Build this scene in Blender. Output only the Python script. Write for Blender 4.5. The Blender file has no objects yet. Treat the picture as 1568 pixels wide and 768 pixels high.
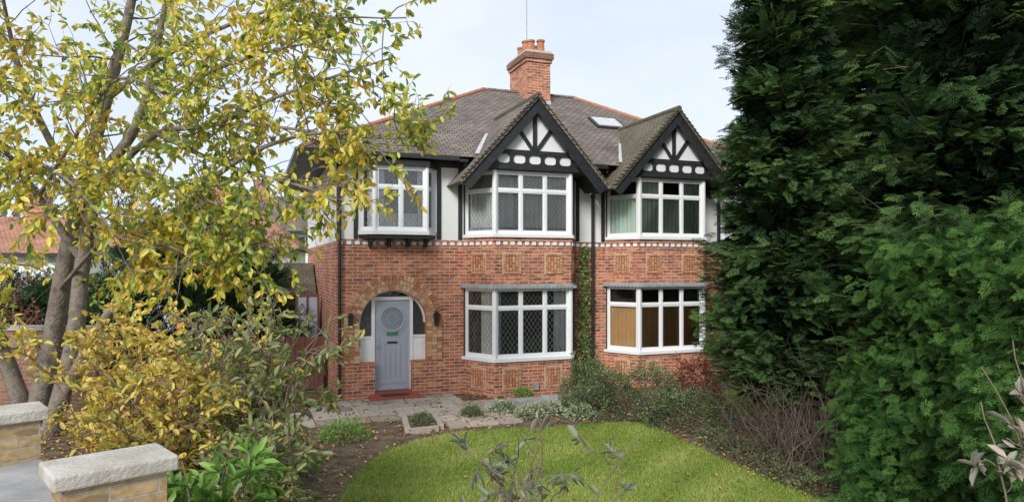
import bpy, math, numpy as np
from mathutils import Vector
rng=np.random.default_rng(7)
CH=2.9; F=1045.0; HZ=405.0
def P(px,py,Z): return np.array([(px-784)/F*Z, Z, CH-(py-HZ)/F*Z])
TH=math.radians(21); OX,OY=-3.70,14.38
def L2W(s,d,z=0): return np.array([OX+s*math.cos(TH)-d*math.sin(TH), OY+s*math.sin(TH)+d*math.cos(TH), z])
COL=bpy.context.scene.collection
# ------------------------------------------------------------ materials
def newmat(name):
    m=bpy.data.materials.new(name); m.use_nodes=True
    nt=m.node_tree; b=nt.nodes['Principled BSDF']; return m,nt,b
def N(nt,t,**k):
    n=nt.nodes.new(t)
    for a,v in k.items(): setattr(n,a,v)
    return n
def ramp(nt,stops,fac=None):
    r=N(nt,'ShaderNodeValToRGB'); e=r.color_ramp.elements
    while len(e)<len(stops): e.new(0.5)
    for i,(p,c) in enumerate(stops): e[i].position=p; e[i].color=(*c,1)
    if fac is not None: nt.links.new(fac,r.inputs[0])
    return r
def mix(nt,f,a,b,mode='MIX'):
    m=N(nt,'ShaderNodeMix',data_type='RGBA',blend_type=mode)
    for i,v in ((0,f),(6,a),(7,b)):
        if isinstance(v,(int,float)): m.inputs[i].default_value=v
        elif isinstance(v,tuple): m.inputs[i].default_value=(*v,1)
        else: nt.links.new(v,m.inputs[i])
    return m.outputs[2]
def noise(nt,scale,detail=4,vec=None,rough=.55):
    n=N(nt,'ShaderNodeTexNoise'); n.inputs['Scale'].default_value=scale; n.inputs['Detail'].default_value=detail; n.inputs['Roughness'].default_value=rough
    if vec is None:
        tc=N(nt,'ShaderNodeTexCoord'); vec=tc.outputs['Object']
    nt.links.new(vec,n.inputs['Vector']); return n.outputs[0]
def bump(nt,b,h,strength=.4,dist=.01):
    n=N(nt,'ShaderNodeBump'); n.inputs['Strength'].default_value=strength; n.inputs['Distance'].default_value=dist
    nt.links.new(h,n.inputs['Height']); nt.links.new(n.outputs[0],b.inputs['Normal'])
def rough_mat(name,c1,c2,scale=6,rough=.85,bs=.3,bd=.01,bscale=None,c3=None):
    m,nt,b=newmat(name)
    f=noise(nt,scale,6)
    st=[(.3,c1),(.7,c2)] if c3 is None else [(.3,c1),(.55,c2),(.72,c3)]
    r=ramp(nt,st,f); nt.links.new(r.outputs[0],b.inputs['Base Color']); b.inputs['Roughness'].default_value=rough
    bump(nt,b,noise(nt,bscale or scale*6,5),bs,bd); return m
def brick_mat(name,c1,c2,mort,bw=.225,rh=.075,ms=.006,off=.5,bd=.008,dirt=(.7,1.2),extra=None,tint=None):
    m,nt,b=newmat(name)
    uv=N(nt,'ShaderNodeUVMap').outputs[0]
    t=N(nt,'ShaderNodeTexBrick'); t.offset=off
    for k,v in (('Scale',1),('Brick Width',bw),('Row Height',rh),('Mortar Size',ms),('Mortar Smooth',.2),('Bias',-.1)): t.inputs[k].default_value=v
    t.inputs['Color1'].default_value=(*c1,1); t.inputs['Color2'].default_value=(*c2,1); t.inputs['Mortar'].default_value=(*mort,1)
    nz=N(nt,'ShaderNodeTexNoise'); nz.inputs['Scale'].default_value=3; nt.links.new(uv,nz.inputs['Vector'])
    va=N(nt,'ShaderNodeVectorMath',operation='MULTIPLY_ADD'); nt.links.new(nz.outputs['Color'],va.inputs[0]); va.inputs[1].default_value=(.012,.012,0); nt.links.new(uv,va.inputs[2])
    nt.links.new(va.outputs[0],t.inputs['Vector'])
    f1=noise(nt,1.3,5,uv); r1=ramp(nt,[(.3,(dirt[0],)*3),(.7,(dirt[1],)*3)],f1)
    f2=noise(nt,26,3,uv); r2=ramp(nt,[(.3,(.75,.73,.71)),(.7,(1.2,1.22,1.2))],f2)
    c=mix(nt,1.0,t.outputs[0],r1.outputs[0],'MULTIPLY'); c=mix(nt,1.0,c,r2.outputs[0],'MULTIPLY')
    if tint:
        mp=N(nt,'ShaderNodeMapping'); mp.inputs['Scale'].default_value=(1/bw*.9,1/rh*.9,1); nt.links.new(uv,mp.inputs[0])
        wn=N(nt,'ShaderNodeTexNoise'); wn.inputs['Scale'].default_value=.8; wn.inputs['Detail'].default_value=1; nt.links.new(mp.outputs[0],wn.inputs['Vector'])
        inv0=N(nt,'ShaderNodeMath',operation='MULTIPLY_ADD'); nt.links.new(t.outputs['Fac'],inv0.inputs[0]); inv0.inputs[1].default_value=-1; inv0.inputs[2].default_value=1
        for (lo,hi,cc) in ((.56,.64,tint[0]),(.44,.36,tint[1])):
            mr=N(nt,'ShaderNodeMapRange'); nt.links.new(wn.outputs[0],mr.inputs[0]); mr.inputs[1].default_value=lo; mr.inputs[2].default_value=hi; mr.inputs[4].default_value=.75
            mu=N(nt,'ShaderNodeMath',operation='MULTIPLY'); nt.links.new(mr.outputs[0],mu.inputs[0]); nt.links.new(inv0.outputs[0],mu.inputs[1])
            c=mix(nt,mu.outputs[0],c,cc)
    if extra:
        f3=noise(nt,extra[1],6,uv,.7); r3=ramp(nt,[(extra[2],(0,0,0)),(extra[3],(1,1,1))],f3); c=mix(nt,r3.outputs[0],c,extra[0])
    nt.links.new(c,b.inputs['Base Color']); b.inputs['Roughness'].default_value=.85
    inv=N(nt,'ShaderNodeMath',operation='MULTIPLY_ADD'); nt.links.new(t.outputs['Fac'],inv.inputs[0]); inv.inputs[1].default_value=-1; inv.inputs[2].default_value=1
    ad=N(nt,'ShaderNodeMath',operation='MULTIPLY_ADD'); nt.links.new(f2,ad.inputs[0]); ad.inputs[1].default_value=.4; nt.links.new(inv.outputs[0],ad.inputs[2])
    bump(nt,b,ad.outputs[0],.8,bd); return m
def leaf_mat(name,stops,trans=.35,rough=.5,gloss=.05):
    m,nt,b=newmat(name); nt.nodes.remove(b)
    a=N(nt,'ShaderNodeAttribute',attribute_name='rnd')
    r=ramp(nt,stops,a.outputs['Fac'])
    df=N(nt,'ShaderNodeBsdfDiffuse'); nt.links.new(r.outputs[0],df.inputs[0])
    tr=N(nt,'ShaderNodeBsdfTranslucent'); nt.links.new(r.outputs[0],tr.inputs[0])
    ms=N(nt,'ShaderNodeMixShader'); ms.inputs[0].default_value=trans
    nt.links.new(df.outputs[0],ms.inputs[1]); nt.links.new(tr.outputs[0],ms.inputs[2]); last=ms
    if gloss:
        g=N(nt,'ShaderNodeBsdfGlossy'); g.inputs['Roughness'].default_value=rough
        m2=N(nt,'ShaderNodeMixShader'); m2.inputs[0].default_value=gloss; nt.links.new(ms.outputs[0],m2.inputs[1]); nt.links.new(g.outputs[0],m2.inputs[2]); last=m2
    nt.links.new(last.outputs[0],nt.nodes['Material Output'].inputs[0]); return m
def attr_mat(name,stops,rough=.85):
    m,nt,b=newmat(name)
    a=N(nt,'ShaderNodeAttribute',attribute_name='rnd'); r=ramp(nt,stops,a.outputs['Fac'])
    f2=noise(nt,30,4); r2=ramp(nt,[(.3,(.7,.7,.7)),(.7,(1.15,1.15,1.15))],f2)
    nt.links.new(mix(nt,1.0,r.outputs[0],r2.outputs[0],'MULTIPLY'),b.inputs['Base Color']); b.inputs['Roughness'].default_value=rough
    bump(nt,b,f2,.4,.006); return m
def glass_mat(name,lead=True,a=.105,bb=.16,w=.075):
    m,nt,b=newmat(name); out=nt.nodes['Material Output']
    gl=N(nt,'ShaderNodeBsdfGlossy'); gl.inputs['Roughness'].default_value=.03; gl.inputs[0].default_value=(.9,.95,1,1)
    tp=N(nt,'ShaderNodeBsdfTransparent'); tp.inputs[0].default_value=(.95,.97,.97,1)
    fr=N(nt,'ShaderNodeFresnel'); fr.inputs[0].default_value=1.5
    bn=N(nt,'ShaderNodeBump'); bn.inputs['Strength'].default_value=.12; bn.inputs['Distance'].default_value=.02; nt.links.new(noise(nt,7,2),bn.inputs['Height']); nt.links.new(bn.outputs[0],gl.inputs['Normal'])
    fa=N(nt,'ShaderNodeMath',operation='MULTIPLY_ADD'); nt.links.new(fr.outputs[0],fa.inputs[0]); fa.inputs[1].default_value=1.6; fa.inputs[2].default_value=.05
    ms=N(nt,'ShaderNodeMixShader'); nt.links.new(fa.outputs[0],ms.inputs[0]); nt.links.new(tp.outputs[0],ms.inputs[1]); nt.links.new(gl.outputs[0],ms.inputs[2])
    if lead:
        uv=N(nt,'ShaderNodeUVMap').outputs[0]; sx=N(nt,'ShaderNodeSeparateXYZ'); nt.links.new(uv,sx.inputs[0])
        def M(op,x,y):
            n=N(nt,'ShaderNodeMath',operation=op)
            for i,v in enumerate((x,y)):
                if v is None: continue
                if isinstance(v,(int,float)): n.inputs[i].default_value=v
                else: nt.links.new(v,n.inputs[i])
            return n.outputs[0]
        u=M('DIVIDE',sx.outputs[0],a); v=M('DIVIDE',sx.outputs[1],bb)
        l1=M('LESS_THAN',M('FRACT',M('ADD',u,v),None),w*1.0); l2=M('LESS_THAN',M('FRACT',M('SUBTRACT',u,v),None),w)
        mx=M('MAXIMUM',l1,l2)
        df=N(nt,'ShaderNodeBsdfDiffuse'); df.inputs[0].default_value=(.22,.23,.23,1)
        m2=N(nt,'ShaderNodeMixShader'); nt.links.new(mx,m2.inputs[0]); nt.links.new(ms.outputs[0],m2.inputs[1]); nt.links.new(df.outputs[0],m2.inputs[2]); ms=m2
    nt.links.new(ms.outputs[0],out.inputs[0]); return m

M_brick=brick_mat('brick_red',(.58,.18,.082),(.37,.10,.055),(.58,.51,.42),ms=.008,tint=((.64,.29,.15),(.16,.06,.05)))
M_brickY=brick_mat('brick_yellow_stock',(.42,.29,.14),(.32,.21,.10),(.36,.32,.26),tint=((.5,.38,.2),(.2,.13,.08)))
M_brickN=brick_mat('brick_old',(.28,.14,.08),(.2,.10,.06),(.3,.27,.22))
M_tile=brick_mat('roof_tiles',(.25,.205,.175),(.16,.13,.112),(.04,.034,.03),bw=.17,rh=.105,ms=.010,bd=.03,dirt=(.65,1.25),extra=((.22,.19,.14),7,.55,.75))
M_tileG=brick_mat('roof_tiles_mossy',(.19,.155,.125),(.12,.095,.075),(.03,.026,.022),bw=.17,rh=.105,ms=.009,bd=.03,dirt=(.6,1.2),extra=((.15,.15,.06),9,.45,.7))
M_tileO=brick_mat('roof_tiles_orange',(.50,.24,.15),(.38,.18,.12),(.16,.08,.05),bw=.2,rh=.15,ms=.012,bd=.03)
M_render=rough_mat('white_render',(.77,.77,.75),(.83,.83,.82),3,.8,.25,.006,60)
M_white=rough_mat('white_paint',(.8,.81,.81),(.86,.86,.86),4,.35,.05,.002)
M_black=rough_mat('black_painted_timber',(.014,.015,.017),(.03,.031,.034),9,.55,.25,.004)
M_pipe=rough_mat('black_iron',(.015,.015,.016),(.03,.03,.03),5,.4,.1,.003)
M_lead=rough_mat('lead_sheet',(.25,.27,.28),(.38,.4,.4),8,.6,.3,.004)
M_flash=rough_mat('lead_flashing_pale',(.45,.46,.47),(.62,.63,.64),8,.6,.3,.004)
M_trim=attr_mat('arch_bricks',[(0,(.40,.14,.07)),(.5,(.58,.30,.16)),(1,(.68,.46,.27))])
M_trimL=attr_mat('panel_bricks',[(0,(.46,.14,.07)),(.5,(.58,.27,.14)),(1,(.68,.42,.24))])
M_mort=rough_mat('mortar',(.5,.43,.34),(.6,.53,.43),20)
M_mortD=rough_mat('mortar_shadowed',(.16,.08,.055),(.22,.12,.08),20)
M_terr=rough_mat('terracotta',(.36,.14,.075),(.5,.22,.12),7,.8,.3,.005)
M_door=rough_mat('door_grey_lilac',(.37,.39,.46),(.41,.43,.5),3,.4,.05,.002)
M_step=rough_mat('red_tile_step',(.3,.07,.05),(.4,.1,.07),9,.6)
M_sign=rough_mat('green_plate',(.04,.2,.1),(.05,.24,.12),5,.4)
M_glass=glass_mat('leaded_glass'); M_glassP=glass_mat('plain_glass',False)
M_glassS=glass_mat('door_glass',True,.05,.05,.12)
M_in=rough_mat('dark_interior',(.03,.028,.026),(.06,.056,.05),2,.9)  # darkness of unlit rooms and pot mouths put into the colour; also doormat
def curtain_mat(name,c,tl=.3):
    m,nt,b=newmat(name); f=noise(nt,5,4); r=ramp(nt,[(.3,tuple(x*.85 for x in c)),(.7,c)],f); nt.links.new(r.outputs[0],b.inputs['Base Color']); b.inputs['Roughness'].default_value=.9; return m
M_cur=curtain_mat('curtain_cream',(.86,.84,.78)); M_curG=curtain_mat('curtain_pale_green',(.74,.86,.74)); M_curB=curtain_mat('curtain_blue',(.42,.46,.54)); M_curO=curtain_mat('blind_tan',(.68,.42,.19)); M_net=curtain_mat('net_curtain',(.86,.87,.84))
M_stone=rough_mat('coping_stone',(.36,.33,.26),(.50,.46,.39),5,.9,.9,.012,45,c3=(.58,.55,.49))
M_stoneD=rough_mat('coping_slab_worn',(.22,.21,.2),(.34,.33,.32),4,.85,.6,.006,50,c3=(.44,.43,.41))
M_pave=attr_mat('paving_slabs',[(0,(.30,.25,.19)),(.5,(.42,.36,.29)),(1,(.5,.45,.38))])
M_bark=rough_mat('bark',(.12,.095,.075),(.25,.21,.17),7,.95,.9,.03,26,c3=(.2,.2,.14))
M_barkD=rough_mat('conifer_bark',(.09,.06,.045),(.2,.145,.11),7,.95,.8,.02,26)
M_twig=rough_mat('twig',(.16,.11,.08),(.26,.19,.14),12,.9)
M_dead=rough_mat('dead_twig',(.10,.075,.055),(.18,.135,.10),12,.9)
M_fence=rough_mat('timber_fence_red',(.14,.055,.04),(.2,.09,.065),6,.8)

# ------------------------------------------------------------ mesh builder
class MB:
    def __init__(s): s.v=[];s.f=[];s.uv=[];s.mi=[];s.r=[];s.mats=[]
    def m(s,mat):
        if mat not in s.mats: s.mats.append(mat)
        return s.mats.index(mat)
    def face(s,pts,mat,rnd=0.5,uvo=None):
        pts=[np.array(p,float) for p in pts]
        n=np.zeros(3)
        for i in range(len(pts)):
            a,b=pts[i],pts[(i+1)%len(pts)]; n+=np.cross(a,b)
        n/= (np.linalg.norm(n)+1e-12)
        if abs(n[2])>.97: uv=[(p[0],p[1]) for p in pts]
        else:
            t=np.array([-n[1],n[0],0]); t/=np.linalg.norm(t)
            if t[0]<-.001 or (abs(t[0])<=.001 and t[1]<0): t=-t
            w=np.cross(n,t); w=w if w[2]>0 else -w
            if abs(n[2])<.05: w=np.array([0,0,1.])
            uv=[(p@t,p@w) for p in pts]
        if uvo: uv=uvo
        b=len(s.v); s.v+=[tuple(p) for p in pts]; s.f.append(tuple(range(b,b+len(pts)))); s.uv+=uv; s.mi.append(s.m(mat)); s.r.append(rnd)
    def hexa(s,c,mat,rnd=.5):
        for q in ((3,2,1,0),(4,5,6,7),(0,1,5,4),(1,2,6,5),(2,3,7,6),(3,0,4,7)): s.face([c[i] for i in q],mat,rnd)
    def box(s,x0,x1,y0,y1,z0,z1,mat,rnd=.5):
        s.hexa([(x0,y0,z0),(x1,y0,z0),(x1,y1,z0),(x0,y1,z0),(x0,y0,z1),(x1,y0,z1),(x1,y1,z1),(x0,y1,z1)],mat,rnd)
    def obox(s,A,e,x0,x1,y0,y1,z0,z1,mat,rnd=.5):
        A=np.array(A[:2],float); e=np.array(e,float); o=np.array([e[1],-e[0]])
        def q(x,y,z): p=A+e*x+o*y; return (p[0],p[1],z)
        s.hexa([q(x0,y1,z0),q(x1,y1,z0),q(x1,y0,z0),q(x0,y0,z0),q(x0,y1,z1),q(x1,y1,z1),q(x1,y0,z1),q(x0,y0,z1)],mat,rnd)
    def prism(s,poly,z0,z1,mat,cap=True,rnd=.5):
        n=len(poly)
        for i in range(n):
            a,b=poly[i],poly[(i+1)%n]; s.face([(a[0],a[1],z0),(b[0],b[1],z0),(b[0],b[1],z1),(a[0],a[1],z1)],mat,rnd)
        if cap: s.face([(p[0],p[1],z1) for p in poly],mat,rnd); s.face([(p[0],p[1],z0) for p in poly][::-1],mat,rnd)
    def bar(s,p,q,y0,y1,w,mat):
        p=np.array(p,float);q=np.array(q,float);d=q-p;d/=np.linalg.norm(d);n=np.array([-d[1],d[0]])*w/2
        c=[p-n,q-n,q+n,p+n]
        s.hexa([(k[0],y0,k[1]) for k in c]+[(k[0],y1,k[1]) for k in c],mat)
    def cyl(s,p,q,r0,r1,mat,n=12,rnd=.5):
        p=np.array(p,float);q=np.array(q,float);d=q-p;d/=np.linalg.norm(d)
        a=np.cross(d,(0,0,1) if abs(d[2])<.9 else (1,0,0));a/=np.linalg.norm(a);b=np.cross(d,a)
        R=[(a*math.cos(t)+b*math.sin(t)) for t in np.linspace(0,2*math.pi,n,endpoint=False)]
        for i in range(n):
            j=(i+1)%n; s.face([p+R[i]*r0,p+R[j]*r0,q+R[j]*r1,q+R[i]*r1],mat,rnd)
        s.face([q+k*r1 for k in R],mat,rnd); s.face([p+k*r0 for k in R][::-1],mat,rnd)
    def obj(s,name,parent=None,bevel=0):
        me=bpy.data.meshes.new(name); me.from_pydata(s.v,[],s.f)
        for m in s.mats: me.materials.append(m)
        me.polygons.foreach_set('material_index',s.mi)
        ul=me.uv_layers.new(name='UVMap'); ul.data.foreach_set('uv',np.array(s.uv,dtype=np.float32).ravel())
        at=me.attributes.new('rnd','FLOAT','FACE'); at.data.foreach_set('value',np.array(s.r,dtype=np.float32))
        me.update(); o=bpy.data.objects.new(name,me); COL.objects.link(o)
        if parent: o.parent=parent
        if bevel:
            import bmesh
            bm=bmesh.new(); bm.from_mesh(me); bmesh.ops.remove_doubles(bm,verts=bm.verts,dist=.0005); bm.to_mesh(me); bm.free()
            md=o.modifiers.new('b','BEVEL'); md.width=bevel; md.segments=2; md.limit_method='ANGLE'
        return o
def empty(name,loc=(0,0,0),rz=0):
    o=bpy.data.objects.new(name,None); o.location=loc; o.rotation_euler=(0,0,rz); COL.objects.link(o); return o

# ============================================================ HOUSE
house=empty('semi_detached_house',(OX,OY,0),TH)
W=11.97; ZB=3.40; EV=5.27
BAYS=[(2.79,5.56),(6.41,9.18)]
CD=.797; CW=.46
wl=MB()
def wallrect(x0,x1,z0,z1,mat,y=0): wl.face([(x0,y,z0),(x1,y,z0),(x1,y,z1),(x0,y,z1)],mat)
R=.74; SP=1.62
PC=[1.215,W-1.215]
wallrect(0,PC[0]-R,0,ZB,M_brick); wallrect(PC[0]+R,PC[1]-R,0,ZB,M_brick); wallrect(PC[1]+R,W,0,ZB,M_brick)
for c in PC:
    th=np.linspace(0,math.pi,29); pts=[(c+R*math.cos(t),SP+R*math.sin(t)) for t in th]
    for a,b in zip(pts[:-1],pts[1:]):
        wl.face([(b[0],0,b[1]),(a[0],0,a[1]),(a[0],0,ZB),(b[0],0,ZB)],M_brick)
        wl.face([(a[0],0,a[1]),(b[0],0,b[1]),(b[0],.32,b[1]),(a[0],.32,a[1])],M_brick)
    for sg in (-1,1):
        x=c+sg*R; wl.face([(x,0,0),(x,.32,0),(x,.32,SP),(x,0,SP)],M_brick)
        x0,x1=sorted((c+sg*.405,c+sg*(R-.001))); wl.box(x0,x1,.004,.3,0,.76,M_brick)
        wl.box(x0-.01,x1-.0,-.012,.3,.76,.80,M_terr)
wallrect(0,W,ZB,EV,M_render,-.004)
D=7.64
wl.face([(0,D,0),(0,0,0),(0,0,ZB),(0,D,ZB)],M_brick); wl.face([(-.004,D,ZB),(-.004,0,ZB),(-.004,0,EV),(-.004,D,EV)],M_render)
wl.face([(W,0,0),(W,D,0),(W,D,ZB),(W,0,ZB)],M_brick); wl.face([(W,0,ZB),(W,D,ZB),(W,D,EV),(W,0,EV)],M_render)
wl.face([(W,D,0),(0,D,0),(0,D,EV),(W,D,EV)],M_brick)
wl.obj('walls',house)
def baypoly(b,k=0.0):
    x0,x1=b; n=k
    return [(x0-n*.9,0),(x0+CW-n*.55,-CD-n),(x1-CW+n*.55,-CD-n),(x1+n*.9,0)]
dn=MB()
def dentrun(A,B,h0=3.33,h1=3.405):
    A=np.array(A);B=np.array(B);L=np.linalg.norm(B-A);e=(B-A)/L;n=max(1,int(round(L/.17)));st=L/n
    dn.obox(A,e,0,L,0,.022,ZB+.01,ZB+.05,M_brick)
    for i in range(n): dn.obox(A,e,(i+.2)*st,(i+.75)*st,0,.028,h0,h1,M_white)
for a,b in ((0,BAYS[0][0]),(BAYS[0][1],BAYS[1][0]),(BAYS[1][1],W)): dentrun((a,0),(b,0))
for b in BAYS:
    p=baypoly(b)
    for i in range(3): dentrun(p[i],p[i+1])
dn.obj('dentil_course',house)
win=MB(); gls=MB(); cur=MB()
def window(A,B,z0,z1,cols,zs,glass=M_glass,fw=.06,curt=None):
    A=np.array(A,float);B=np.array(B,float);L=np.linalg.norm(B-A);e=(B-A)/L
    win.obox(A,e,0,fw,-.07,0,z0,z1,M_white); win.obox(A,e,L-fw,L,-.07,0,z0,z1,M_white)
    win.obox(A,e,fw,L-fw,-.07,-.001,z0,z0+fw,M_white); win.obox(A,e,fw,L-fw,-.07,-.001,z1-fw,z1,M_white)
    mw=.05; cw=(L-2*fw-(cols-1)*mw)/cols
    rows=[z0+fw]+sum([[z-.025,z+.025] for z in zs],[])+[z1-fw]
    for c in range(cols):
        x0=fw+c*(cw+mw); x1=x0+cw
        if c: win.obox(A,e,x0-mw,x0,-.065,-.003,z0+fw,z1-fw,M_white)
        for z in zs: win.obox(A,e,x0,x1,-.062,-.006,z-.025,z+.025,M_white)
        for k in range(0,len(rows),2):
            a,b=rows[k],rows[k+1]; t=.028
            for (xa,xb,za,zb) in ((x0,x0+t,a,b),(x1-t,x1,a,b),(x0+t,x1-t,a,a+t),(x0+t,x1-t,b-t,b)): win.obox(A,e,xa,xb,-.05,-.016,za,zb,M_white)
            o=np.array([e[1],-e[0]]); tl=rng.uniform(-.006,.006,4)
            q=lambda x,z,k_:(*(A+e*x-o*(.036+tl[k_])),z)
            gls.face([q(x0+t,a+t,0),q(x1-t,a+t,1),q(x1-t,b-t,2),q(x0+t,b-t,3)],glass,uvo=[(x0+t+.02*c,a),(x1-t+.02*c,a),(x1-t+.02*c,b),(x0+t+.02*c,b)])
def curtain(A,B,f0,f1,z0,z1,mat,off=-.11,amp=.018,wl_=.11):
    A=np.array(A,float);B=np.array(B,float);L=np.linalg.norm(B-A);e=(B-A)/L;o=np.array([e[1],-e[0]])
    n=max(6,int(abs(f1-f0)*L/.012)); ph=rng.uniform(0,6)
    xs=np.linspace(f0*L,f1*L,n); ys=off+amp*np.sin(xs/wl_*6.28+ph)+amp*.4*np.sin(xs/wl_*2.9+ph*2)
    for i in range(n-1):
        a=A+e*xs[i]+o*ys[i]; b=A+e*xs[i+1]+o*ys[i+1]; cur.face([(*a,z0),(*b,z0),(*b,z1),(*a,z1)],mat)
by=MB()
def decor(A,e,xc,zc,w=.40,h=.46):
    x0,x1=xc-w/2,xc+w/2; z0,z1=zc-h/2,zc+h/2
    by.obox(A,e,x0-.012,x1+.012,0,.006,z0-.012,z1+.012,M_mort)
    bw=.055
    n=int(round(w/.075))
    for i in range(n):
        a=x0+i*w/n+.006; b=x0+(i+1)*w/n-.006
        for za,zb in ((z0+.004,z0+bw),(z1-bw,z1-.004)): by.obox(A,e,a,b,0,.03,za,zb,M_trimL,rng.uniform(.3,1))
    n=int(round((h-2*bw)/.075))
    for i in range(n):
        a=z0+bw+i*(h-2*bw)/n+.006; b=z0+bw+(i+1)*(h-2*bw)/n-.006
        for xa,xb in ((x0+.004,x0+bw),(x1-bw,x1-.004)): by.obox(A,e,xa,xb,0,.03,a,b,M_trimL,rng.uniform(.3,1))
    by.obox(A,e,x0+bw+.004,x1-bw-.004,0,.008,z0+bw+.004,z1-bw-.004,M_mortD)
    iw=w-2*bw-.02; nx=4; cwid=iw/nx
    for c in range(nx):
        xa=x0+bw+.01+c*cwid; hh=(h-2*bw-.02)
        segs=[0,.5,1] if c%2==0 else [0,.25,.75,1]
        for k in range(len(segs)-1):
            by.obox(A,e,xa+.010,xa+cwid-.010,0,.018,z0+bw+.01+segs[k]*hh+.008,z0+bw+.01+segs[k+1]*hh-.008,M_trimL,rng.uniform(.1,.8))
for bi,b in enumerate(BAYS):
    p=baypoly(b)
    by.prism(p,0,.78,M_brick); by.prism(p,2.47,3.5,M_brick)
    pk=baypoly(b,.05); by.prism(pk,.78,.85,M_white); by.prism(pk,3.5,3.57,M_white)
    by.prism(baypoly(b,.10),2.40,2.435,M_lead); by.prism(baypoly(b,.04),2.435,2.472,M_lead)
    q=baypoly(b,.11)
    for i in range(3):
        A=np.array(q[i]);B=np.array(q[i+1]);L=np.linalg.norm(B-A);e=(B-A)/L;n=int(L/.09)
        for k in range(n): by.obox(A,e,(k+.15)*L/n,(k+.85)*L/n,-.02,.008,2.375,2.41,M_lead)
    for (z0,z1,zt,lvl) in ((.85,2.40,1.95,0),(3.57,4.96,4.53,1)):
        pp=baypoly(b,-.03)
        for i,cols in ((0,1),(1,3),(2,1)):
            g=M_glass if bi==0 else M_glassP
            window(pp[i],pp[i+1],z0,z1,cols,[zt],g)
        for c in (1,2):
            win.cyl((pp[c][0],pp[c][1],z0),(pp[c][0],pp[c][1],z1),.055,.055,M_white,8)
        by.face([(b[0],-.02,z0),(b[1],-.02,z0),(b[1],-.02,z1),(b[0],-.02,z1)],M_in)  # flat dark backing, its colour stands in for the room's shade
        if bi==0 and lvl==1:
            curtain(pp[0],pp[1],.05,.9,z0,z1,M_net,off=-.10); curtain(pp[1],pp[2],.02,.36,z0,z1,M_net,off=-.2,amp=.02)
            curtain(pp[1],pp[2],.35,.98,z0,z1,M_cur,off=-.10)
            curtain(pp[1],pp[2],.02,.98,z0,z0+.16,M_curB,off=-.078,amp=.004); curtain(pp[0],pp[1],.02,.95,z0,z0+.16,M_curB,off=-.078,amp=.004)
        elif bi==0:
            curtain(pp[0],pp[1],.45,.95,z0,z1,M_cur); curtain(pp[1],pp[2],.80,.98,z0,z1,M_net); curtain(pp[1],pp[2],.02,.10,z0,z1,M_curB)
            curtain(pp[1],pp[2],.04,.98,z0,1.3,M_in,off=-.3,amp=.06,wl_=.5)
        elif lvl==1:
            curtain(pp[0],pp[1],.05,.95,z0,4.5,M_curG); curtain(pp[1],pp[2],.02,.33,z0,z1,M_curG); curtain(pp[1],pp[2],.34,.66,z0,4.5,M_curG); curtain(pp[1],pp[2],.67,.98,z0,z1,M_curG)
        else:
            curtain(pp[0],pp[1],.05,.95,z0,1.93,M_curO,amp=.004,off=-.085); curtain(pp[1],pp[2],.02,.98,z0,1.93,M_curO,amp=.004,off=-.085)
    for (zc,h) in ((2.93,.46),(.40,.46)):
        for i,fs in ((0,(.5,)),(1,(.22,.76)),(2,(.5,))):
            A=np.array(p[i]);B=np.array(p[i+1]);L=np.linalg.norm(B-A);e=(B-A)/L
            for f in fs: decor(A,e,f*L,zc,.42,h)
by.box(4.15,4.27,-.87,-.80,.14,.30,M_lead)
by.obj('bay_brickwork',house)
ori=MB()
for c in (1.30,W-1.30):
    pp=[(c-.82,0),(c-.56,-.36),(c+.56,-.36),(c+.82,0)]
    z0,z1=3.62,5.0
    for i,cols in ((0,1),(1,2),(2,1)): window(pp[i],pp[i+1],z0,z1,cols,[4.55],M_glass)
    for k in (1,2): win.cyl((*pp[k],z0),(*pp[k],z1),.045,.045,M_white,8)
    g=lambda n:[(c-.82-n,0),(c-.56-n*.6,-.36-n),(c+.56+n*.6,-.36-n),(c+.82+n,0)]
    ori.prism(g(.06),3.54,3.62,M_white); ori.prism(g(.02),3.46,3.54,M_black); ori.prism(g(.08),5.0,5.12,M_black)
    for s_ in (-.6,-.2,.2,.6): ori.box(c+s_-.04,c+s_+.04,-.26,-.01,3.38,3.46,M_black); ori.box(c+s_-.04,c+s_+.04,-.12,-.01,3.28,3.38,M_black)
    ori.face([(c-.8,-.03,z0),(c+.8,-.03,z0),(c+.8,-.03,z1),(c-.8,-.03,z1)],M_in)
    curtain(pp[1],pp[2],.02,.2,z0,z1,M_cur,off=-.1); curtain(pp[1],pp[2],.84,.98,z0,z1,M_cur,off=-.1); curtain(pp[0],pp[1],.1,.95,z0,z1,M_net,off=-.1); curtain(pp[1],pp[2],.2,.84,z0,4.0,M_net,off=-.15)
ori.obj('oriel_frames',house)
win.obj('window_frames',house); gls.obj('window_glass',house); cur.obj('curtains',house)
tb=MB()
def vt(x,w=.09,z0=3.455,z1=5.2): tb.box(x-w/2,x+w/2,-.035,-.002,z0,z1,M_black)
for x in (.05,.40,2.22,2.71,5.64): vt(x); vt(W-x)
tb.box(-.02,BAYS[0][0],-.045,-.003,5.06,5.2,M_black)
tb.box(5.56,6.41,-.045,-.003,5.06,5.2,M_black); tb.box(9.18,W+.02,-.045,-.003,5.06,5.2,M_black)
tb.obj('wall_timbers',house)
gb=MB(); gr=MB()
AP=6.52; SL=1.10; HW=1.70
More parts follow.
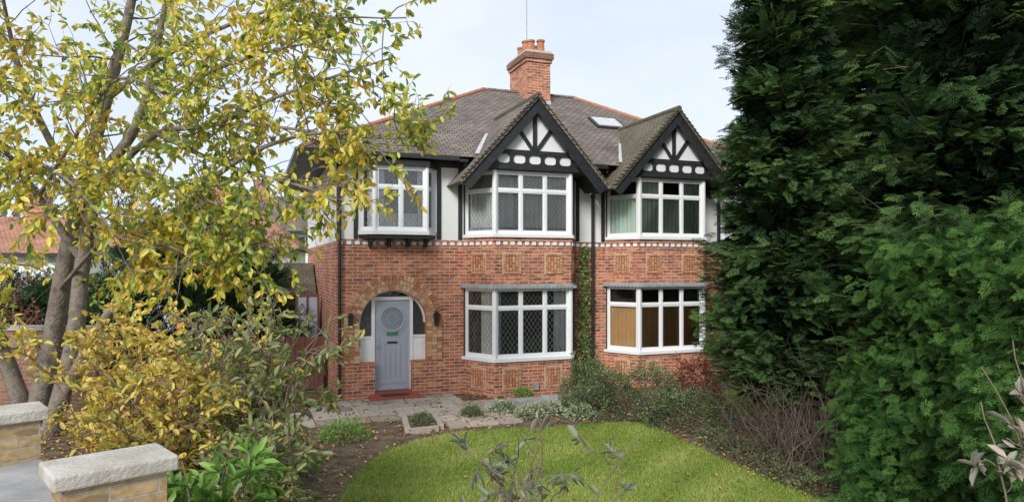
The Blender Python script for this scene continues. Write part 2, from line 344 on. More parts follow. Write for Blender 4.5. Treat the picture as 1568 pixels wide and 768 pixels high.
for bi,b in enumerate(BAYS):
    c=(b[0]+b[1])/2
    z0=4.965; hw=(AP-z0)/SL-.04
    gb.prism([(c-hw,-.84),(c+hw,-.84),(c+hw,-.01),(c-hw,-.01)],4.965,5.02,M_black)
    gb.face([(c-hw,-.84,z0+.06),(c+hw,-.84,z0+.06),(c,-.84,AP-.04)],M_render)
    gb.box(c-hw,c+hw,-.885,-.841,4.975,5.11,M_black)
    hw2=(AP-5.36)/SL-.03
    gb.box(c-hw2,c+hw2,-.882,-.841,5.31,5.41,M_black)
    for i,x in enumerate(np.linspace(-.92,.92,6)):
        gb.box(c+x-.04,c+x+.04,-.878,-.841,5.11,5.31,M_black)
        for sg in (-1,1):
            gb.face([(c+x+sg*.04,-.872,5.309),(c+x+sg*.11,-.872,5.309),(c+x+sg*.055,-.872,5.27),(c+x+sg*.04,-.872,5.22)][::sg],M_black)
            gb.face([(c+x+sg*.04,-.872,5.111),(c+x+sg*.11,-.872,5.111),(c+x+sg*.055,-.872,5.145),(c+x+sg*.04,-.872,5.19)][::-sg],M_black)
    gb.box(c-.045,c+.045,-.878,-.841,5.41,AP-.1,M_black)
    for sg in (-1,1):
        gb.bar((c+sg*.06,5.43),(c+sg*.44,5.95),-.874,-.842,.085,M_black)
        t=np.array([1,-SL]); t/=np.linalg.norm(t); nrm=np.array([SL,1]); nrm/=np.linalg.norm(nrm)
        top=np.array([0,AP+.0]); foot=top+t*(HW/t[0])
        c4=[top+np.array([0,-.30]),foot-nrm*.22,foot+t*.03,top]
        lo=[(c+sg*k[0],-1.02,k[1]) for k in c4]; hi=[(c+sg*k[0],-.96,k[1]) for k in c4]
        gb.hexa(lo+hi,M_black)
        c5=[top+np.array([0,-.06]),foot-nrm*.05,foot-nrm*.02,top-np.array([0,.01])]
        gb.hexa([(c+sg*k[0],-.96,k[1]) for k in c5]+[(c+sg*k[0],.0,k[1]) for k in c5],M_black)
        mt=M_tile if bi==0 else M_tileG
        f2=foot+t*.06
        s4=[top+np.array([0,.005]),f2,f2+nrm*.06,top+np.array([0,.09])]
        gr.hexa([(c+sg*k[0],-1.07,k[1]) for k in s4]+[(c+sg*k[0],1.9,k[1]) for k in s4],mt)
        Ls=np.linalg.norm(f2-top)
        for k in range(int(Ls/.11)):
            p0=top+np.array([0,.07])+t*(k*.11); p1=p0+t*.12+nrm*.02
            gr.hexa([(c+sg*x[0],-1.10,x[1]) for x in (p0,p1,p1+nrm*.022,p0+nrm*.01)]+[(c+sg*x[0],-.95,x[1]) for x in (p0,p1,p1+nrm*.022,p0+nrm*.01)],M_tileG)
        x0=(AP+.09-EV-.06)/SL
        v1=np.array([c+sg*x0,-.40,EV+.085]); v2=np.array([c,(AP+.1-EV)/.628-.4,AP+.18]); v2=v1+(v2-v1)*.5
        w_=np.array([sg*.08,0,.01])
        gr.face([v1-w_*.2,v1+w_,v2+w_*.6,v2-w_*.2],M_flash)
    gr.cyl((c,-1.09,AP+.08),(c,1.7,AP+.08),.07,.07,M_tileG,10)
gb.obj('gable_timbers',house); gr.obj('gable_roofs',house)
rf=MB()
E=[(-.75,-.4),(W+.75,-.4),(W+.75,8.04),(-.75,8.04)]; r0=(4.55,3.82,7.92); r1=(W-4.55,3.82,7.92)
e3=[(*k,EV) for k in E]
rf.face([e3[0],e3[1],r1,r0],M_tile); rf.face([e3[3],e3[0],r0],M_tile); rf.face([e3[1],e3[2],r1],M_tile); rf.face([e3[2],e3[3],r0,r1],M_tile)
rf.face([(k[0],k[1],5.2) for k in E][::-1],M_black)
rf.obj('roof',house)
ht=MB()
def capline(a,b,mat,r=.06):
    a=np.array(a);b=np.array(b);L=np.linalg.norm(b-a);n=int(L/.32)
    for i in range(n):
        p=a+(b-a)*i/n;q=a+(b-a)*(i+1.08)/n; ht.cyl(p,q,r*.9,r*1.1,mat,10)
capline(e3[0],r0,M_terr); capline(r0,r1,M_tile); capline(e3[1],r1,M_terr); capline(e3[3],r0,M_terr)
ht.obj('ridge_tiles',house)
gt=MB()
for a,b in ((-.8,2.55),(5.78,6.2),(9.35,W+.8)):
    gt.box(a,b,-.52,-.41,5.16,5.255,M_pipe)
gt.box(-.86,-.76,-.5,8.1,5.16,5.255,M_pipe)
gt.box(2.55,2.75,-.5,-.02,5.14,5.2,M_pipe)
px_=5.985
gt.cyl((px_-.1,-.46,5.18),(px_-.02,-.3,4.95),.04,.04,M_pipe); gt.cyl((px_-.02,-.3,4.95),(px_+.03,-.09,4.75),.04,.04,M_pipe)
gt.cyl((px_+.03,-.09,4.76),(px_+.03,-.09,.1),.04,.04,M_pipe)
gt.cyl((px_-.25,-.09,4.98),(px_+.03,-.09,4.78),.035,.035,M_pipe)
for z in (4.5,3.2,1.9,.7): gt.cyl((px_+.03,-.09,z),(px_+.03,-.09,z+.08),.055,.055,M_pipe)
gt.cyl((.06,-.08,5.1),(.06,-.08,.1),.035,.035,M_pipe)
gt.obj('gutters_and_downpipes',house)
sk=MB(); d0,d1=1.72,2.32; zz=lambda d:EV+(d+.4)*.628
for (sa,sb,da,db,h,m) in ((7.12,8.02,d0,d1,.07,M_pipe),(7.2,7.94,d0+.06,d1-.06,.09,M_flash)):
    sk.hexa([(sa,da,zz(da)-.02),(sb,da,zz(da)-.02),(sb,db,zz(db)-.02),(sa,db,zz(db)-.02),(sa,da,zz(da)+h),(sb,da,zz(da)+h),(sb,db,zz(db)+h),(sa,db,zz(db)+h)],m)
sk.obj('skylight',house)
ch=MB(); cx,cy=5.985,3.82
ch.box(cx-.36,cx+.36,cy-.68,cy+.68,7.0,8.66,M_brick); ch.box(cx-.40,cx+.40,cy-.72,cy+.72,8.66,8.76,M_brick); ch.box(cx-.44,cx+.44,cy-.76,cy+.76,8.76,8.92,M_brickN); ch.box(cx-.4,cx+.4,cy-.72,cy+.72,8.92,8.99,M_mort)
ch.prism([(cx-.38,cy-.70),(cx+.38,cy-.70),(cx+.38,cy+.70),(cx-.38,cy+.70)],7.0,7.58,M_flash)
for k,(dx,dy) in enumerate(((-.15,-.45),(.17,-.42),(-.14,-.05),(.16,.0),(-.1,.42),(.18,.4))):
    h=.30+.05*(k%3); ch.cyl((cx+dx,cy+dy,8.98),(cx+dx,cy+dy,8.98+h),.125,.10,M_terr,14); ch.cyl((cx+dx,cy+dy,8.98+h),(cx+dx,cy+dy,9.03+h),.125,.125,M_terr,14); ch.cyl((cx+dx,cy+dy,9.031+h),(cx+dx,cy+dy,9.034+h),.085,.085,M_in,14)
ch.obj('chimney',house)
ae=MB(); ae.cyl((cx-.05,cy+.1,8.9),(cx-.05,cy+.1,10.75),.016,.010,M_lead,6)
ae.obj('aerial_mast',house)
ar=MB(); dr=MB()
for c in PC:
    for (ra,rb,pr) in ((R-.005,R+.105,.022),(R+.115,R+.215,.03),(R+.225,R+.33,.04)):
        n=int(math.pi*(ra+rb)/2/.08)
        for i in range(n):
            t0=math.pi*(i+.08)/n; t1=math.pi*(i+.92)/n
            cc=[(c+ra*math.cos(t0),SP+ra*math.sin(t0)),(c+rb*math.cos(t0),SP+rb*math.sin(t0)),(c+rb*math.cos(t1),SP+rb*math.sin(t1)),(c+ra*math.cos(t1),SP+ra*math.sin(t1))]
            ar.hexa([(k[0],-pr,k[1]) for k in cc]+[(k[0],0.06 if ra<R else -.0005,k[1]) for k in cc],M_trim,rng.uniform(.0,1))
        n=int((SP-.80)/.08)
        for i in range(n):
            z0=.80+(i+.08)*(SP-.80)/n; z1=.80+(i+.92)*(SP-.80)/n
            for sg in (-1,1):
                x0,x1=sorted((c+sg*ra,c+sg*rb)); ar.box(x0,x1,-pr,.03 if ra<R else -.0005,z0,z1,M_trim,rng.uniform(.0,1))
    th=np.linspace(0,math.pi,33)
    for a,b in zip(th[:-1],th[1:]):
        f=lambda r,t:(c+r*math.cos(t),-.008,SP+r*math.sin(t)); ar.face([f(R,b),f(R,a),f(R+.33,a),f(R+.33,b)],M_mort)
    for sg in (-1,1):
        x0,x1=sorted((c+sg*R,c+sg*(R+.33))); ar.face([(x0,-.008,.8),(x1,-.008,.8),(x1,-.008,SP),(x0,-.008,SP)],M_mort)
        x=c+sg*.93; ar.box(x-.05,x+.05,-.1,-.045,1.62,1.8,M_pipe); ar.box(x-.07,x+.07,-.14,-.04,1.8,1.83,M_pipe); ar.box(x-.035,x+.035,-.11,-.04,1.83,1.88,M_pipe); ar.box(x-.03,x+.03,-.09,-.045,1.56,1.62,M_pipe)
    y=.20
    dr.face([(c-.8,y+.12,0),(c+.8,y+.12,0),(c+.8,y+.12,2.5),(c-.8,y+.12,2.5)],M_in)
    for x in (-.42,.42): dr.box(c+x-.035,c+x+.035,y-.05,y+.06,.13,2.30,M_white)
    dr.box(c-.385,c+.385,y-.048,y+.06,2.13,2.20,M_white)
    for sg in (-1,1):
        x0,x1=sorted((c+sg*.455,c+sg*.76))
        dr.box(x0,x1,y-.02,y+.05,.76,1.30,M_white); dr.box(x0+.05,x1-.07,y-.03,y-.021,.86,1.22,M_white); dr.box(x0,x1,y-.04,y+.05,1.30,1.35,M_white)
        dr.box(x0,x1,y-.03,y+.05,2.13,2.19,M_white)
        dr.face([(x0,y,1.35),(x1,y,1.35),(x1,y,2.13),(x0,y,2.13)],M_glassS)
    dr.face([(c-.74,y+.01,2.2),(c+.74,y+.01,2.2),(c+.74,y+.01,2.4),(c-.74,y+.01,2.4)],M_glassP)
    th=np.linspace(.0,math.pi,25)
    for a,b in zip(th[:-1],th[1:]):
        f=lambda r,t,yy:(c+r*math.cos(t),yy,SP+r*math.sin(t))
        dr.hexa([f(R-.04,a,y-.04),f(R+.02,a,y-.04),f(R+.02,b,y-.04),f(R-.04,b,y-.04),f(R-.04,a,y+.04),f(R+.02,a,y+.04),f(R+.02,b,y+.04),f(R-.04,b,y+.04)],M_white)
    dr.box(c-.383,c+.383,y-.01,y+.04,.15,2.128,M_door)
    zc=1.72; rr=.245
    th=np.linspace(0,2*math.pi,33)
    for a,b in zip(th[:-1],th[1:]):
        f=lambda r,t,yy:(c+r*math.cos(t),yy,zc+r*math.sin(t))
        dr.hexa([f(rr,a,y-.035),f(rr+.05,a,y-.035),f(rr+.05,b,y-.035),f(rr,b,y-.035),f(rr,a,y-.008),f(rr+.05,a,y-.008),f(rr+.05,b,y-.008),f(rr,b,y-.008)],M_door)
        dr.face([f(rr,a,y-.02),f(rr,b,y-.02),(c,y-.02,zc)][::-1],M_curB)
        dr.face([f(rr,a,y-.026),f(rr,b,y-.026),(c,y-.026,zc)][::-1],M_glassS,uvo=[(rr*math.cos(a),rr*math.sin(a)),(rr*math.cos(b),rr*math.sin(b)),(0,0)][::-1])
        dr.hexa([f(.10,a,y-.034),f(.12,a,y-.034),f(.12,b,y-.034),f(.10,b,y-.034),f(.10,a,y-.027),f(.12,a,y-.027),f(.12,b,y-.027),f(.10,b,y-.027)],M_door)
    for a,b in zip(np.linspace(math.pi*1.05,math.pi*1.95,15)[:-1],np.linspace(math.pi*1.05,math.pi*1.95,15)[1:]):
        f=lambda r,t,yy:(c+r*math.cos(t),yy,zc+.0+r*math.sin(t))
        dr.hexa([f(.335,a,y-.026),f(.36,a,y-.026),f(.36,b,y-.026),f(.335,b,y-.026),f(.335,a,y-.009),f(.36,a,y-.009),f(.36,b,y-.009),f(.335,b,y-.009)],M_door)
    for x,zt in ((-.30,1.42),(-.17,1.28),(-.055,1.2),(.055,1.2),(.17,1.28),(.30,1.42)): dr.box(c+x-.012,c+x+.012,y-.028,y-.011,.42,zt-.1,M_door)
    dr.box(c-.33,c+.33,y-.026,y-.011,.30,.37,M_door)
    dr.box(c-.33,c+.33,y-.05,y-.011,.17,.22,M_door)
    dr.box(c-.12,c+.12,y-.04,y-.03,1.36,1.43,M_sign)
    dr.box(c-.11,c+.11,y-.035,y-.011,1.18,1.22,M_pipe); dr.cyl((c-.31,y-.07,1.12),(c-.31,y-.01,1.12),.03,.03,M_lead)
    dr.box(c-.55,c+.55,-.3,.3,0,.09,M_step); dr.box(c-.40,c+.40,.0,.27,.09,.15,M_step); dr.box(c-.30,c+.30,-.2,-.02,.09,.105,M_in)
ar.obj('porch_arch',house); dr.obj('front_door',house)

# ============================================================ side garage, fence
gar=empty('side_garage',(OX,OY,0),TH); g=MB()
g.box(-2.3,-.12,4.2,7.5,0,2.1,M_brickN)
g.hexa([(-2.5,4.0,2.1),(-.05,4.0,2.1),(-.05,7.7,2.1),(-2.5,7.7,2.1),(-2.0,5.2,2.95),(-.05,5.2,2.95),(-.05,6.4,2.95),(-2.0,6.4,2.95)],M_tileG)
g.box(-1.9,-.6,4.16,4.199,0,1.95,M_fence)
g.obj('garage_body',gar)
g=MB()
for x in (-.62,-.36,-.1): g.box(x-.025,x+.025,3.0,3.05,.0,2.15,M_fence)
g.box(-.62,-.1,3.005,3.045,2.1,2.17,M_fence); g.box(-.6,-.1,3.01,3.04,0,1.0,M_fence)
for k in range(2): g.face([(-.595+k*.26,3.02,1.0),(-.385+k*.26,3.02,1.0),(-.385+k*.26,3.02,2.1),(-.595+k*.26,3.02,2.1)],M_curB)
sd=g.obj('side_screen_panel'); sd.location=(OX,OY,0); sd.rotation_euler=(0,0,TH)
fe=MB()
for i in range(20): fe.box(-2.2+i*.105,-2.2+i*.105+.098,1.6+.004*(i%2),1.625,.04,1.25,M_fence)
fe.box(-2.25,-.06,1.63,1.68,.3,.38,M_fence); fe.box(-2.25,-.06,1.63,1.68,.95,1.03,M_fence); fe.box(-2.3,-2.2,1.58,1.68,0,1.35,M_fence)
fo=fe.obj('wooden_gate'); fo.location=(OX,OY,0); fo.rotation_euler=(0,0,TH)

# ============================================================ neighbouring houses
def nb_house(loc,rz,w,d,h,rh,walls,roof):
    e=empty('neighbouring_house',loc,rz); b=MB()
    b.box(0,w,0,d,0,h,walls)
    b.face([(-.4,-.4,h),(w+.4,-.4,h),(w-1.8,d/2,h+rh),(1.8,d/2,h+rh)],roof); b.face([(w+.4,d+.4,h),(-.4,d+.4,h),(1.8,d/2,h+rh),(w-1.8,d/2,h+rh)],roof)
    b.face([(-.4,d+.4,h),(-.4,-.4,h),(1.8,d/2,h+rh)],roof); b.face([(w+.4,-.4,h),(w+.4,d+.4,h),(w-1.8,d/2,h+rh)],roof)
    b.box(-.42,w+.42,-.46,-.4,h-.15,h+.02,M_pipe)
    b.obj('house_body',e); c=MB()
    for z0 in (1.0,3.6):
        if z0+1.2>h: continue
        for k in range(3):
            x=w*(k+.5)/3; c.box(x-.75,x+.75,-.05,-.001,z0,z0+1.3,M_white)
            for j in range(3): c.box(x-.68+j*.46,x-.68+j*.46+.42,-.06,-.051,z0+.08,z0+1.22,M_in)
    c.obj('windows',e)
    c=MB(); c.box(w*.5-.5,w*.5+.5,d/2-.4,d/2+.4,h+rh-1,h+rh+1.1,M_brick); 
    for k in (-.25,.25): c.cyl((w*.5+k,d/2,h+rh+1.1),(w*.5+k,d/2,h+rh+1.5),.14,.12,M_terr)
    c.obj('chimney',e)
nb_house((-17.2,29,0),math.radians(12),7.5,7,3.6,2.0,M_render,M_tileO)
nb_house((-28,30,0),math.radians(5),9,8,3.4,1.9,M_render,M_tileO)
nb_house((-24,46,0),math.radians(8),12,8,5.2,2.8,M_render,M_tile)
nb_house((16,30,0),math.radians(20),9,8,5.2,2.8,M_brick,M_tile)

# ============================================================ numpy foliage helpers
def np_obj(name,V,Fc,mats,rnd=None,mi=None,smooth=False,parent=None):
    me=bpy.data.meshes.new(name); V=np.asarray(V,np.float32); M,k=Fc.shape
    me.vertices.add(len(V)); me.vertices.foreach_set('co',V.ravel())
    me.loops.add(M*k); me.loops.foreach_set('vertex_index',Fc.astype(np.int32).ravel())
    me.polygons.add(M); me.polygons.foreach_set('loop_start',np.arange(0,M*k,k,dtype=np.int32))
    for m in mats: me.materials.append(m)
    if mi is not None: me.polygons.foreach_set('material_index',mi.astype(np.int32))
    if smooth: me.polygons.foreach_set('use_smooth',np.ones(M,bool))
    me.update(calc_edges=True)
    if rnd is not None:
        at=me.attributes.new('rnd','FLOAT','FACE'); at.data.foreach_set('value',np.asarray(rnd,np.float32))
    o=bpy.data.objects.new(name,me); COL.objects.link(o)
    if parent: o.parent=parent
    return o
def nz(v): return v/(np.linalg.norm(v,axis=-1,keepdims=True)+1e-9)
LEAF=np.array([(0,0,0),(.3,.42,.10),(.72,.36,.08),(1,0,-.12),(.72,-.36,.08),(.3,-.42,.10)])
LEAFF=np.array([(0,3,2,1),(0,5,4,3)])
def leaves(pos,dr_,size,wr,upb=.6):
    n=len(pos); d=nz(dr_); r=rng.normal(size=(n,3)); r[:,2]+=upb*2
    s=nz(np.cross(d,r)); nn=np.cross(s,d)
    sc=size[:,None,None]
    V=pos[:,None,:]+sc*(LEAF[None,:,0:1]*d[:,None,:]+wr*LEAF[None,:,1:2]*s[:,None,:]+LEAF[None,:,2:3]*nn[:,None,:])
    Fc=(LEAFF[None]+6*np.arange(n)[:,None,None]).reshape(-1,4)
    return V.reshape(-1,3),Fc
class Wood:
    def __init__(s): s.V=[];s.F=[];s.n=0
    def tube(s,path,rad,k=6):
        path=np.asarray(path);m=len(path);rad=np.asarray(rad)
        t=nz(np.gradient(path,axis=0)); ref=np.array([.3,.9,.1]); a=nz(np.cross(t,ref)); b=np.cross(t,a)
        th=np.linspace(0,2*np.pi,k,endpoint=False)
        V=path[:,None,:]+rad[:,None,None]*(np.cos(th)[None,:,None]*a[:,None,:]+np.sin(th)[None,:,None]*b[:,None,:])
        i=np.arange(m-1)[:,None];j=np.arange(k)[None,:]
        Fc=np.stack([i*k+j,i*k+(j+1)%k,(i+1)*k+(j+1)%k,(i+1)*k+j],-1).reshape(-1,4)+s.n
        s.V.append(V.reshape(-1,3));s.F.append(Fc);s.n+=m*k
    def obj(s,name,mat,parent=None): return np_obj(name,np.concatenate(s.V),np.concatenate(s.F),[mat],smooth=True,parent=parent)
def wander(p,d,L,n,jit,grav=0.):
    pts=[np.array(p,float)];d=nz(np.array(d,float))
    for i in range(n):
        d=nz(d+rng.normal(size=3)*jit+np.array([0,0,grav])); pts.append(pts[-1]+d*L/n)
    return np.array(pts)
def smooth_path(ctrl,per=5):
    c=np.array(ctrl,float); c=np.vstack([2*c[0]-c[1],c,2*c[-1]-c[-2]]); out=[]
    for i in range(1,len(c)-2):
        for t in np.linspace(0,1,per,endpoint=False):
            out.append(.5*((2*c[i])+(-c[i-1]+c[i+1])*t+(2*c[i-1]-5*c[i]+4*c[i+1]-c[i+2])*t*t+(-c[i-1]+3*c[i]-3*c[i+1]+c[i+2])*t**3))
    out.append(c[-2]); return np.array(out)
def spray_proto(nf=5,fine=False,w=.045):
    q=[]
    def frond(o,ang,l,w,z,oz=0):
        d=np.array([math.cos(ang),math.sin(ang),0]);s=np.array([-d[1],d[0],0]); o=np.array(o,float)
        q.append([o,o+d*l*.5+s*w+[0,0,z*.3],o+d*l+[0,0,z],o+d*l*.5-s*w+[0,0,z*.3]])
    for i in range(nf):
        x=.08+i*.8/nf; l=.50*(1-.62*i/nf)
        for sg in (-1,1):
            o=np.array((x+(.05 if sg>0 else 0),0,-.2*x*x)); ang=sg*(.66-.12*i/nf)
            if not fine: frond(o,ang,l,w,-.07)
            else:
                frond(o,ang,l,.018,-.09)
                d=np.array([math.cos(ang),math.sin(ang),0])
                for k,f in enumerate((.3,.62)):
                    for s2 in (-1,1): frond(o+d*l*f+[0,0,-.09*f*f],ang+s2*.5,l*(.46-.14*k),.017,-.05)
    frond((0,0,0),0,.55,.03,-.05); frond((.5,0,-.05),0,.55,.03,-.14)
    return np.array(q)
SPR=spray_proto(4,False,.04); SPRF=spray_proto(4,True)
def sprays(pos,dir_,size,flat=.7,proto=SPR):
    n=len(pos); d=nz(dir_); r=rng.normal(size=(n,3))*(1-flat); r[:,2]+=1
    s=nz(np.cross(r,d)); nn=np.cross(d,s)
    m=len(proto); B=np.stack([d,s,nn],1)
    V=pos[:,None,None,:]+size[:,None,None,None]*np.einsum('mkc,ncx->nmkx',proto,B)
    Fc=np.arange(n*m*4).reshape(-1,4)
    return V.reshape(-1,3),Fc,m

# ============================================================ CONIFERS (right)
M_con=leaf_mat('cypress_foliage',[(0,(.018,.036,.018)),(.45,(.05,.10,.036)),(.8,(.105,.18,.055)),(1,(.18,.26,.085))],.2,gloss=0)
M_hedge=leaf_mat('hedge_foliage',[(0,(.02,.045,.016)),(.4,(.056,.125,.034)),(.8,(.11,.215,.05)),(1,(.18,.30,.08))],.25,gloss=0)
M_yew=leaf_mat('yew_foliage',[(0,(.014,.03,.016)),(.5,(.035,.075,.03)),(1,(.08,.14,.05))],.15,gloss=0)
def conifer(name,base,H,Rf,nb,ns,ssize,mat,zmin=.3,trunk=.22,lean=(0,0),nstem=1,upw=.15,proto=SPR,latk=.3,core=0):
    e=empty(name,tuple(base)); wd=Wood(); base0=np.zeros(3)
    for k in range(nstem):
        off=rng.normal(size=3)*.25*(k>0); off[2]=0
        pth=wander(base0+off,(off[0]*.2+lean[0],off[1]*.2+lean[1],1),H*(1-.1*k),12,.03); wd.tube(pth,np.linspace(trunk,.02,len(pth)),8)
    PP=[];DD=[];SS=[];RR=[]
    for i in range(nb):
        h=zmin+(H-zmin)*(i+rng.uniform(0,1))/nb; az=rng.uniform(0,2*np.pi); rr=Rf(h/H,az)*rng.uniform(.65,1.18)
        d=np.array([math.cos(az),math.sin(az),upw+rng.uniform(-.1,.3)])
        st=np.array([lean[0]*h,lean[1]*h,max(.1,h-rr*.2)])
        pth=wander(st,d,rr,7,.07,-.01); wd.tube(pth,np.linspace(.022,.005,len(pth)),4)
        t=rng.uniform(.15,1,ns)**.75; idx=t*(len(pth)-1); i0=np.minimum(idx.astype(int),len(pth)-2); fr=(idx-i0)[:,None]
        p=pth[i0]*(1-fr)+pth[i0+1]*fr
        bd=nz(pth[-1]-pth[0]); sd=nz(np.cross(bd,[0,0,1]))
        lat=rng.normal(size=ns)*latk*rr*.55*(1.2-t*.8)
        p=p+sd*lat[:,None]+np.array([0,0,1])*(rng.normal(size=ns)*.10-np.abs(lat)*.3)[:,None]
        dd=bd+sd*(np.sign(lat)*rng.uniform(0,.9,ns))[:,None]+rng.normal(size=(ns,3))*.3+np.array([0,0,-.05])
        tone=rng.uniform(-.18,.18)
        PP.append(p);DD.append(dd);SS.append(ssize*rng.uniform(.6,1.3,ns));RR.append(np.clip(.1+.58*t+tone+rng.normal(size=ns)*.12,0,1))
    PP=np.concatenate(PP);DD=np.concatenate(DD);SS=np.concatenate(SS);RR=np.concatenate(RR)
    ok=PP[:,2]>.05; PP,DD,SS,RR=PP[ok],DD[ok],SS[ok],RR[ok]
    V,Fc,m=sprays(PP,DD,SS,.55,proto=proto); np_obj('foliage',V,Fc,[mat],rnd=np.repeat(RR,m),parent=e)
    if core:
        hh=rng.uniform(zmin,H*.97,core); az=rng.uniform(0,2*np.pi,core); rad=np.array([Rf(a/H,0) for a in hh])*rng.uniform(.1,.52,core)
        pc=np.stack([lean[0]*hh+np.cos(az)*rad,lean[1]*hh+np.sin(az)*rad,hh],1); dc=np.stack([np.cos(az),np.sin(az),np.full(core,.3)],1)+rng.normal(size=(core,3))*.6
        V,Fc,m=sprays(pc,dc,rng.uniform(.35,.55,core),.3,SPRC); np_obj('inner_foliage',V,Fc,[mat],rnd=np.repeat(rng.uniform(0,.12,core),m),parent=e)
    wd.obj('trunk_and_branches',M_barkD,e); return e
SPRC=spray_proto(3,False,.10)
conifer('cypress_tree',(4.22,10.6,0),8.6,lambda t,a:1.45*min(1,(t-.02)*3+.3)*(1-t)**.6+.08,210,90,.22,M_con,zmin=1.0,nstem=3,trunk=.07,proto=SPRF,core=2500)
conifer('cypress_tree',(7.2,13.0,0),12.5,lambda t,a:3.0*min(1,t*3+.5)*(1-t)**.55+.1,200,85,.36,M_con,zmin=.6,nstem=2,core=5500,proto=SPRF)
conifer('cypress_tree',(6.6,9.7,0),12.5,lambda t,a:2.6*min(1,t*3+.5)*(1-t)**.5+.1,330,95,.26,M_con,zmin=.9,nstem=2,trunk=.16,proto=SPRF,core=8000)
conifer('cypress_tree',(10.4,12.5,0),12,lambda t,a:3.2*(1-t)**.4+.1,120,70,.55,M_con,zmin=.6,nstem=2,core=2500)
wd=Wood()
for i in range(190):
    st=(rng.normal(4.3,.42),rng.normal(9.95,.5),0.0)
    d=np.array([rng.normal(-.05,.38),rng.normal(-.1,.3),1.0])
    pth=wander(st,d,rng.uniform(.7,2.1),8,.16,-.015); wd.tube(pth,np.linspace(.009,.002,len(pth)),4)
    for _ in range(7):
        k=rng.integers(2,8); p2=wander(pth[k],nz(d)+rng.normal(size=3)*.9,rng.uniform(.2,.55),4,.3,-.03); wd.tube(p2,np.linspace(.0035,.0015,len(p2)),3)
wd.obj('dead_twig_thicket',M_dead)
def lump_hedge(name,fn,n,ssize,mat,proto=SPR):
    P_=[];D_=[];R_=[]
    for p,d,r in fn(n): P_.append(p);D_.append(d);R_.append(r)
    P_=np.concatenate(P_);D_=np.concatenate(D_);R_=np.concatenate(R_)
    V,Fc,m=sprays(P_,D_,ssize*rng.uniform(.7,1.3,len(P_)),.4,proto); return np_obj(name,V,Fc,[mat],rnd=np.repeat(R_,m))
def hedgefn(n):
    for _ in range(n):
        u=rng.uniform(0,1); z=rng.uniform(.0,3.2)
        yy=9.2-5.2*u
        xx=4.50-.30*u+.30*math.sin(u*13+z)+.24*math.sin(z*3+u*9)+(z/3.2)**2.2*.8+(.3 if z<.3 else 0)
        if rng.uniform()<.2: z=2.9+rng.uniform(-.35,.3)+.25*math.sin(u*21); xx+=rng.uniform(0,1.4)
        k=17; c=np.array([xx,yy,z]); dirn=nz(np.array([-1,-.5,rng.uniform(-.6,.2)])+rng.normal(size=3)*.3)
        q=rng.normal(size=(k,3))*np.array([.13,.20,.10])
        tl=rng.uniform(-.25,.2)
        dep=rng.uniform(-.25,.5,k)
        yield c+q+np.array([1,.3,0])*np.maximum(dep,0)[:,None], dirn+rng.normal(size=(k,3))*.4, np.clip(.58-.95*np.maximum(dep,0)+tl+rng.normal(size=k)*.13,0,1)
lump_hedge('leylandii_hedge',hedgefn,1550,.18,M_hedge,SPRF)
def mound(name,c,rad,n,k,ss,mat,base=0):
    def fn(n):
        for _ in range(n):
            v=nz(rng.normal(size=3)); v[2]=abs(v[2])
            lump=1+.14*math.sin(v[0]*7+v[2]*5)+.1*math.sin(v[1]*11+2)
            p=np.array(c)+v*np.array(rad)*lump*rng.uniform(.82,1.03); p[2]=max(p[2],.05)
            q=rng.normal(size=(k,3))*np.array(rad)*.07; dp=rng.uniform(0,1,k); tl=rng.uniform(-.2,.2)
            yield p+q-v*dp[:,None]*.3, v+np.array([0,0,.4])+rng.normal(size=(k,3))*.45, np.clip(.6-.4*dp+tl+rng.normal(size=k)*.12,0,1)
    return lump_hedge(name,fn,n,ss,mat)
mound('yew_tree',(-8.2,17,.3),(2.5,2.0,3.4),380,26,.30,M_yew)
mound('yew_tree',(-12.4,18,.3),(2.2,2.0,2.2),180,22,.34,M_yew)

